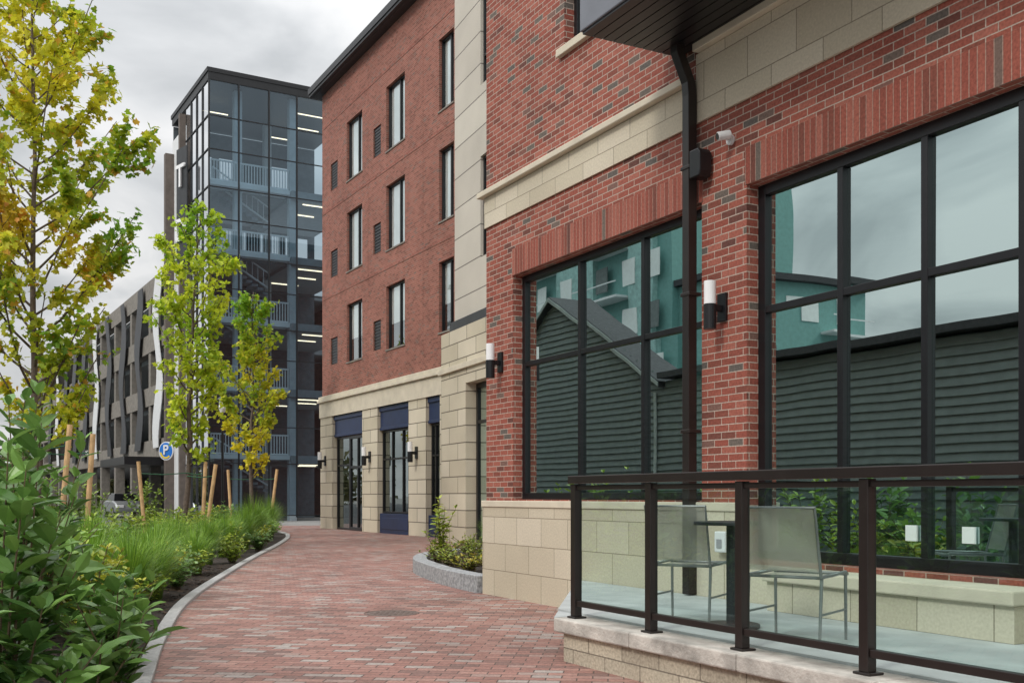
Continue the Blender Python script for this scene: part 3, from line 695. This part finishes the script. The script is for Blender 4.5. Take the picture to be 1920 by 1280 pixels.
# ------------------------------------------------------------------ vegetation
T_leaf=(np.array([(0,0,0),(.18,.36,.05),(.42,.24,.02),(.6,.46,.06),(.72,.2,.02),(1,0,-.06),(.72,-.2,.02),(.6,-.46,.06),(.42,-.24,.02),(.18,-.36,.05)]),
        [(0,1,2,5),(2,3,4,5),(5,6,7,8),(0,5,8,9)])
T_kite=(np.array([(0,0,0),(.4,.36,.08),(1,0,-.04),(.4,-.36,.08)]),[(0,1,2),(0,2,3)])
T_oval=(np.array([(0,0,0),(.22,.17,.05),(.22,0,0),(.22,-.17,.05),(.52,.25,.05),(.52,0,-.02),(.52,-.25,.05),(.82,.15,.0),(.82,0,-.06),(.82,-.15,.0),(1.05,0,-.13)]),
        [(0,2,1),(0,3,2),(1,2,5,4),(2,3,6,5),(4,5,8,7),(5,6,9,8),(7,8,10),(8,9,10)])
def leaves(name,Cn,D,size,cols,tmpl,mat,parent,upj=.6):
    Nn=len(Cn); T,Fc=tmpl; kk=len(T)
    D=D/np.linalg.norm(D,axis=1)[:,None]
    R_=np.random.normal(size=(Nn,3))*upj+np.array([0,0,1]); sd=np.cross(D,R_); sd/=np.linalg.norm(sd,axis=1)[:,None]+1e-9; up=np.cross(sd,D)
    V=Cn[:,None,:]+size[:,None,None]*(T[None,:,0:1]*D[:,None,:]+T[None,:,1:2]*sd[:,None,:]+T[None,:,2:3]*up[:,None,:])
    V=V.reshape(-1,3)
    faces=[tuple(i*kk+q for q in f) for i in range(Nn) for f in Fc]
    me=bpy.data.meshes.new(name); me.from_pydata(V.tolist(),[],faces); me.update()
    lp=sum(len(f) for f in Fc); ca=me.color_attributes.new(name='Col',type='FLOAT_COLOR',domain='CORNER')
    cc=np.repeat(np.concatenate([cols,np.ones((Nn,1))],1),lp,axis=0).astype(np.float32).ravel(); ca.data.foreach_set('color',cc)
    me.materials.append(mat); o=bpy.data.objects.new(name,me); COL.objects.link(o)
    if parent is not None: o.parent=parent
    return o
def nz(P,f,ph): return np.sin(P[:,0]*f+ph)*np.sin(P[:,1]*f*1.3+ph*2)*.5+np.sin(P[:,2]*f*1.1+ph*3+P[:,0])*.5
def lerp(a,b,t): return np.array(a)[None]*(1-t[:,None])+np.array(b)[None]*t[:,None]
def tree(loc,H,Rr,tr,seed,nl,ls,pal,tmpl,lab,base=.2,lean=0.0):
    rnd=random.Random(seed); np.random.seed(seed)
    o=empty('street_tree',(loc[0],loc[1],0),0,lab,'tree','young street trees in the planting bed')
    m=MB(); zz=np.linspace(0,H,14); bx=np.cumsum(np.random.normal(0,.05,14)); by=np.cumsum(np.random.normal(0,.05,14)); bx[0]=by[0]=0; bx=bx+lean*(zz/H)**1.3
    m.tube([(bx[i],by[i],zz[i]) for i in range(14)],[tr*(1-.92*i/13)+.006 for i in range(14)],8)
    tp_=lambda z:(np.interp(z,zz,bx),np.interp(z,zz,by))
    segs=[]; nb=int(46*H/10)
    for i in range(nb):
        t=base+(1-base)*(i/nb)**.95*.97; z=t*H; s=(t-base)/(1-base)
        r=Rr*(math.sin(math.pi*min(1,(s*.85+.16)))**.8)*rnd.uniform(.5,1.25)
        az=i*2.4+rnd.uniform(-.5,.5); x0,y0=tp_(z); rise=r*rnd.uniform(.9,1.7)
        pts=[]
        for k in range(5):
            q=k/4; pts.append((x0+math.cos(az+.15*q)*r*q**.9,y0+math.sin(az+.15*q)*r*q**.9,min(z+rise*q**1.25,H*1.02)))
        b0=tr*.38*(1-s*.75); m.tube(pts,[b0*(1-.8*k/4)+.003 for k in range(5)],5,cap=False)
        for k in range(4): segs.append((pts[k],pts[k+1],k>=1,r))
        for q in range(rnd.randint(3,5)):
            k=rnd.randint(1,3); p=Vector(pts[k]).lerp(Vector(pts[k+1]),rnd.random()); a2=az+rnd.choice((-1,1))*rnd.uniform(.4,1.2); l=r*rnd.uniform(.25,.5)
            e=p+Vector((math.cos(a2)*l,math.sin(a2)*l,l*rnd.uniform(.1,1.1))); m.tube([p,p.lerp(e,.5)+Vector((0,0,-.02)),e],[.009,.006,.003],4,cap=False); segs.append((tuple(p),tuple(e),True,r)); segs.append((tuple(p),tuple(e),True,r))
    m.obj('trunk',M_bark,o,smooth=True)
    use=[s for s in segs if s[2]]
    wgt=np.array([max(.05,(Vector(s[0])-Vector(s[1])).length)*rnd.choice((.1,.7,1,2.2)) for s in use]); wgt/=wgt.sum()
    idx=np.random.choice(len(use),nl,p=wgt); P0=np.array([use[i][0] for i in idx]); P1=np.array([use[i][1] for i in idx])
    tt=np.random.rand(nl,1)**.8; P=P0*(1-tt)+P1*tt+np.random.normal(0,.075,(nl,3))
    D=(P1-P0); D/=np.linalg.norm(D,axis=1)[:,None]+1e-6; D=D*.5+np.random.normal(0,.7,(nl,3))+np.array([0,0,-.45])
    size=ls*np.random.uniform(.6,1.25,nl)
    leaves('crown',P,D,size,pal(P),tmpl,M_leaf,o)
    return o
def pal1(P):
    n=len(P); t=np.clip(.50+.40*nz(P,1.5,1)+np.random.normal(0,.18,n)-.08*(P[:,0]-.2)-.22*np.clip(P[:,0]-1.0,0,2)+.03*(P[:,2]-5),0,1)
    c=lerp((.20,.41,.03),(.92,.84,.06),t); orr=np.clip((nz(P,1.9,4)-.1)*1.5,0,1)*np.clip(1-np.abs(P[:,2]-6.3)/2.2,0,1)*(P[:,0]<1.0)*.85; orr=np.clip(orr+(np.random.rand(n)<.06)*.7,0,1)
    c=c*(1-orr[:,None])+np.array([.90,.42,.07])[None]*orr[:,None]; return c*np.random.uniform(.65,1.08,(n,1))
def pal2(P):
    n=len(P); t=np.clip(.6+.35*nz(P,1.7,2)+np.random.normal(0,.15,n)-.04*(P[:,2]-5),0,1)
    return lerp((.24,.48,.03),(.88,.92,.07),t)*np.random.uniform(.7,1.08,(n,1))
def pal3(P):
    n=len(P); t=np.clip(.58+.4*nz(P,1.7,5)+np.random.normal(0,.18,n)-.10*(P[:,2]-5),0,1)
    c=lerp((.28,.52,.04),(.97,.84,.06),t); return c*np.random.uniform(.7,1.03,(n,1))
tree((-10.3,23.2),13.9,2.05,.09,11,12500,.175,pal1,T_leaf,'staked young tree with yellow, green and orange autumn leaves',base=.15)
tree((-9.45,31),9.9,1.12,.085,22,4300,.16,pal2,T_leaf,'staked young tree with lime green leaves',base=.22,lean=.45)
tree((-9.55,40),8.9,1.05,.08,33,3800,.17,pal3,T_leaf,'staked young tree with golden yellow and green leaves',base=.22)
def stake(x,y,h,lx,ly,tx,ty):
    o=empty('tree_stake',(x,y,0),0,'pale wooden tree stake with green strap in the planting bed','stake','wooden tree stakes')
    m=MB(); m.tube([(0,0,-.1),(lx,ly,h)],.055,10); m.obj('post',M_wood,o)
    m=MB(); a=Vector((lx*.85,ly*.85,h*.85)); b=Vector((tx-x,ty-y,h*.86)); m.tube([a,a.lerp(b,.5)+Vector((0,0,-.04)),b],.015,5); m.obj('strap',M_strap,o)
stake(-9.2,21.6,2.75,.25,0,-10.3,23.2); stake(-8.9,22.2,2.6,.18,0,-10.3,23.2); stake(-10.9,23.3,2.3,0,0,-10.3,23.2)
stake(-10.5,30.6,2.3,-.22,0,-9.45,31); stake(-8.95,30.8,2.3,.10,0,-9.45,31); stake(-8.65,30.0,2.2,.32,0,-9.45,31)
stake(-10.5,40,2.3,-.15,0,-9.55,40); stake(-9.0,39.5,2.3,.3,0,-9.55,40)

def shrub_mesh(seed,h,spread,nst,lsz,c0,c1,tmpl=T_oval,dens=1.0,upb=0.0):
    rnd=random.Random(seed); np.random.seed(seed)
    m=MB(); Cn=[];D=[];S_=[]
    for i in range(nst):
        az=rnd.uniform(0,6.283); r=spread*rnd.random()**.6; hh=h*rnd.uniform(.55,1.05)*(1-.25*r/spread)
        b=Vector((rnd.uniform(-.1,.1),rnd.uniform(-.1,.1),0)); e=Vector((math.cos(az)*r,math.sin(az)*r,hh)); mid=b.lerp(e,.5)+Vector((-math.cos(az)*r*.15,-math.sin(az)*r*.15,0))
        pts=[b,b.lerp(mid,.6).lerp(mid,.2),mid,mid.lerp(e,.5),e]; m.tube(pts,[.009,.008,.007,.005,.003],5,cap=False)
        n=max(4,int(hh/.05*dens))
        for k in range(n):
            t=.15+.85*(k+rnd.random())/n
            p=(b.lerp(mid,t*2) if t<.5 else mid.lerp(e,t*2-1)); a2=k*1.6+rnd.uniform(-.3,.3)
            for sgn in (0,math.pi):
                d=Vector((math.cos(a2+sgn),math.sin(a2+sgn),rnd.uniform(-.15,.8)+upb+(.6 if t>.93 else 0)))
                Cn.append(p); D.append(d); S_.append(lsz*rnd.uniform(.6,1.15)*(1.1-.35*(t>.9)))
    Cn=np.array(Cn);D=np.array(D);S_=np.array(S_); n=len(Cn)
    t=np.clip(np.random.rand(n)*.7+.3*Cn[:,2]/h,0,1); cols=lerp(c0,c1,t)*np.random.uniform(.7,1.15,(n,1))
    return m,(Cn,D,S_,cols)
def shrub(nm,loc,seed,h,spread,nst,lsz,c0,c1,lab,cat='shrub',group='shrubs in the planting bed',tmpl=T_oval,dens=1.0,z=0.0,upb=0.0):
    o=empty(nm,(loc[0],loc[1],z),0,lab,cat,group)
    m,(Cn,D,S_,cols)=shrub_mesh(seed,h,spread,nst,lsz,c0,c1,tmpl,dens,upb)
    m.obj('stems',M_twig,o); leaves('foliage',Cn,D,S_,cols,tmpl,M_leafs,o,.35); return o
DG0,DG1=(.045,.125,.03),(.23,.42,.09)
labS='broad-leaved green shrub with large glossy leaves beside the kerb'
for (x,y,h,sp,ns,sd) in ((-2.65,5.6,1.65,.32,6,1),(-2.95,6.5,1.95,.36,8,2),(-3.45,7.6,2.3,.42,11,3),(-2.75,5.0,1.4,.35,8,4),(-4.2,9.0,1.85,.5,13,5),(-2.5,6.6,.75,.40,8,6),(-3.35,8.6,1.0,.45,11,8),(-2.35,5.5,.62,.38,8,12),(-3.9,7.9,2.45,.4,11,14),(-2.75,7.4,.8,.4,9,15),(-3.0,8.0,.6,.35,9,16),(-5.0,10.4,2.0,.5,13,17)):
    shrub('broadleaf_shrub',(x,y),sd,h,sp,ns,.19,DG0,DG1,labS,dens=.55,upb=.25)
# taller loose shrubs along the street side of the bed
for i,(x,y,h) in enumerate(((-7.0,13.8,1.9),(-8.0,16.6,2.0),(-9.3,18.6,1.9),(-10.9,25.5,1.9),(-11.4,28.6,2.0),(-11.6,33.5,2.0),(-6.2,12.2,1.8))):
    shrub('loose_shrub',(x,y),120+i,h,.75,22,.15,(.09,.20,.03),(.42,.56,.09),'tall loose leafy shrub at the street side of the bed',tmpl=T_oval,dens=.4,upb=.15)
pos=[(-4.4,10.6,.95),(-5.2,12,1.0),(-4.7,13.8,.8),(-6.0,13.0,1.2),(-6.2,15.5,1.1),(-6.6,17.5,1.0),(-7.5,15.0,1.2),(-6.5,19.5,.9),(-7.2,21.5,.9),(-7.6,24,1.1),(-6.9,24.5,.9),(-8.2,26.5,1.1),(-7.8,29,.8),(-8.8,29.0,.9),(-9.6,33,1.2),(-8.6,33.5,1.0),(-10.0,36.5,1.2),(-9.0,37.5,.9),(-8.6,20,1.1),(-9.2,25,1.1),(-10.6,31,1.1),(-5.3,16.3,.7),(-10.8,38.8,1.1),(-7.6,17.4,1.2),(-6.6,14.2,1.2),(-5.2,10.9,1.3),
     (-3.65,9.6,.6),(-3.45,8.8,.55),(-4.0,10.8,.6),(-4.25,12.0,.6),(-4.45,13.0,.5),(-4.6,14.6,.6),(-4.9,15.6,.6),(-3.9,9.8,.95),(-4.6,9.8,1.3),(-5.2,17.2,.6),(-6.0,22.5,.8),(-5.9,24.8,.6),(-6.5,27.0,.7),(-6.9,30.0,.7),(-7.4,32.2,.7),(-5.4,20.6,.6)]
base=[]
VAR=[((.12,.26,.03),(.56,.66,.08)),((.08,.20,.03),(.32,.50,.08)),((.16,.30,.03),(.68,.64,.07)),((.06,.16,.04),(.24,.40,.10))]
for i in range(4):
    o=shrub('leafy_perennial',pos[i][:2],40+i,1.1,.8,32,.15,VAR[i][0],VAR[i][1],'bushy leafy green plant in dark mulch','plant','leafy plants in the planting bed',(T_kite if i%2 else T_oval),.55)
    o.scale=(pos[i][2]/1.1,)*3; base.append(o)
for i,(x,y,h) in enumerate(pos[4:]):
    copy_tree(base[(i*3+i//4)%4],(x,y,0),random.uniform(0,6),h/1.1)
def grass_mesh(name,seed,h,nb,spread,c0,c1):
    np.random.seed(seed); V=[];Fc=[];cols=[]
    for i in range(nb):
        az=np.random.rand()*6.283; l=h*np.random.uniform(.5,1.1); sp=spread*np.random.rand()**.7; r0=np.random.rand()*.12
        w_=.0045+.004*np.random.rand(); ca,sa=math.cos(az),math.sin(az); tx,ty=-sa*w_,ca*w_
        b=len(V)
        for k in range(5):
            q=k/4; rr=r0+sp*q**1.9; z=l*(q-.34*q**3*(sp/spread)); ww=1-q*.9
            V.append((ca*rr-tx*ww,sa*rr-ty*ww,z)); V.append((ca*rr+tx*ww,sa*rr+ty*ww,z))
        t=np.random.rand(); c=[c0[j]*(1-t)+c1[j]*t for j in range(3)]
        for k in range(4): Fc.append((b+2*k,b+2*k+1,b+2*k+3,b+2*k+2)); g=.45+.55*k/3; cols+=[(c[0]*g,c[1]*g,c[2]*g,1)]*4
    me=bpy.data.meshes.new(name); me.from_pydata(V,[],Fc); ca_=me.color_attributes.new(name='Col',type='FLOAT_COLOR',domain='CORNER')
    ca_.data.foreach_set('color',np.array(cols,dtype=np.float32).ravel()); me.materials.append(M_leafs); return me
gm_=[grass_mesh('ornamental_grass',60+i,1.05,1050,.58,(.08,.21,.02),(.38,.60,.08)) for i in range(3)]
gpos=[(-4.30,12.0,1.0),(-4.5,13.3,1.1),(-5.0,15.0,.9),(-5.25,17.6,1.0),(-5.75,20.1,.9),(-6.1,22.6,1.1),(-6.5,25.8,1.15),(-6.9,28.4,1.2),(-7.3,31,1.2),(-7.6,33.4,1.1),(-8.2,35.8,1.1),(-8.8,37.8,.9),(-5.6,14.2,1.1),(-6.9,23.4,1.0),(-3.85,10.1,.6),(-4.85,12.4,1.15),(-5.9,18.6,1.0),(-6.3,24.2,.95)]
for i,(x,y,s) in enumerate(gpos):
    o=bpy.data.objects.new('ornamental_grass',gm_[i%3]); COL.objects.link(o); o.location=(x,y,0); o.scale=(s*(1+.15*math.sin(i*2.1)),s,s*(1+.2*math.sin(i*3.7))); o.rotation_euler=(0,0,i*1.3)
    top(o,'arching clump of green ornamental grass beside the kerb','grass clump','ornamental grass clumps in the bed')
YG0,YG1=(.13,.25,.03),(.45,.48,.07)
for i,(x,y,h) in enumerate(((-.65,15.9,.34),(-.95,16.9,.36),(-1.2,18.1,.38),(-1.2,19.4,.40),(-.5,17.2,.45),(-.7,18.6,.45),(-.2,16.4,.40),(-.8,20.2,.45))):
    shrub('flowering_perennial',(x,y),80+i,h,.42,24,.07,YG0,YG1 if i%3 else (.7,.55,.06),'low yellow-green flowering plant inside the granite planter','plant','low plants in the granite planter',T_kite,.9,z=.18)
shrub('young_shrub',(-1.3,18.9),95,1.15,.35,9,.12,(.22,.36,.05),(.62,.66,.1),'slender young shrub with lime leaves in the granite planter','shrub',None,T_oval,.8,z=.18)
for x,y,s in ((-.35,18.0,.9),(-.2,17.0,.8)):
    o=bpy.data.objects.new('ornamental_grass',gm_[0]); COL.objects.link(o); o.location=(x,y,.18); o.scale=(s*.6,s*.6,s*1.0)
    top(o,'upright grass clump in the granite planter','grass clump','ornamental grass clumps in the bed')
np.random.seed(5); n=9000
Cn=np.stack([np.random.uniform(-110,-38,n),np.random.uniform(125,150,n),np.random.rand(n)**.8*8*(.7+.3*np.sin(np.linspace(0,40,n)))],1)
o=leaves('distant_trees',Cn,np.random.normal(size=(n,3)),np.random.uniform(.8,1.6,n),lerp((.05,.07,.03),(.14,.13,.05),np.random.rand(n)),T_kite,M_leaf,None)
top(o,'far-off mass of green and brown trees at the street end','trees',None,'stuff')

# ------------------------------------------------------------------ parked cars
def car(loc,rot,paint,lab):
    o=empty('parked_car',(loc[0],loc[1],0),rot,lab,'car','cars parked along the street')
    prof=[(-2.2,.35),(-2.25,.75),(-2.1,.95),(-1.2,1.05),(1.25,1.02),(2.1,.88),(2.25,.6),(2.2,.32)]
    m=MB(); m.prism_y(prof,-.88,.88); m.obj('body',paint,o,bevel=.07,smooth=False)
    m=MB(); pb=[(-1.75,.98),(-1.15,1.42),(.35,1.45),(1.2,.99)]
    for s_,k in ((-1,.80),(1,.80)):
        for p in pb: m.v.append((p[0],s_*(k if p[1]<1.1 else .62),p[1]))
    m.f+=[(0,3,2,1),(4,5,6,7),(0,1,5,4),(1,2,6,5),(2,3,7,6)]
    m.obj('cabin',M_black,o)
    m=MB(); m.box(-1.1,.3,-.6,.6,1.44,1.48); m.obj('roof',paint,o,bevel=.02)
    for x in (-1.4,1.4):
        for y in (-.82,.82):
            wh=MB().tube([(x,y-.1,.33),(x,y+.1,.33)],.33,20).obj('wheel',M_char,o)
            MB().tube([(x,y-.108,.33),(x,y+.108,.33)],.19,12).obj('rim',M_alu,wh)
    for y in (-.6,.6): MB().box(2.2,2.27,y-.2,y+.2,.62,.78).obj('headlight',M_lens,o,bevel=.02)
wp=pm('white_car_paint',(.7,.7,.7),.25,var=.02); gpnt=pm('silver_car_paint',(.4,.42,.43),.3,metal=.5,var=.02)
car((-13.4,27),math.radians(-68),wp,'white parked car beside the planting bed')
car((-24.0,66),math.radians(-60),gpnt,'pale silver car near the garage entrance')
o=empty('street_lamp',(-11.4,42,0),0,'slim black street lamp post near the staked trees','street lamp')
m=MB(); m.tube([(0,0,0),(0,0,.5),(0,0,4.6)],[.11,.06,.045],12); m.obj('post',M_black,o)
m=MB(); m.tube([(0,0,4.6),(0,0,4.75),(0,0,5.1)],[.09,.15,.13],12); m.obj('lamp_shade',M_lens,o)
m=MB(); m.tube([(0,0,5.101),(0,0,5.25)],[.24,.05],12); m.obj('cap',M_black,o)
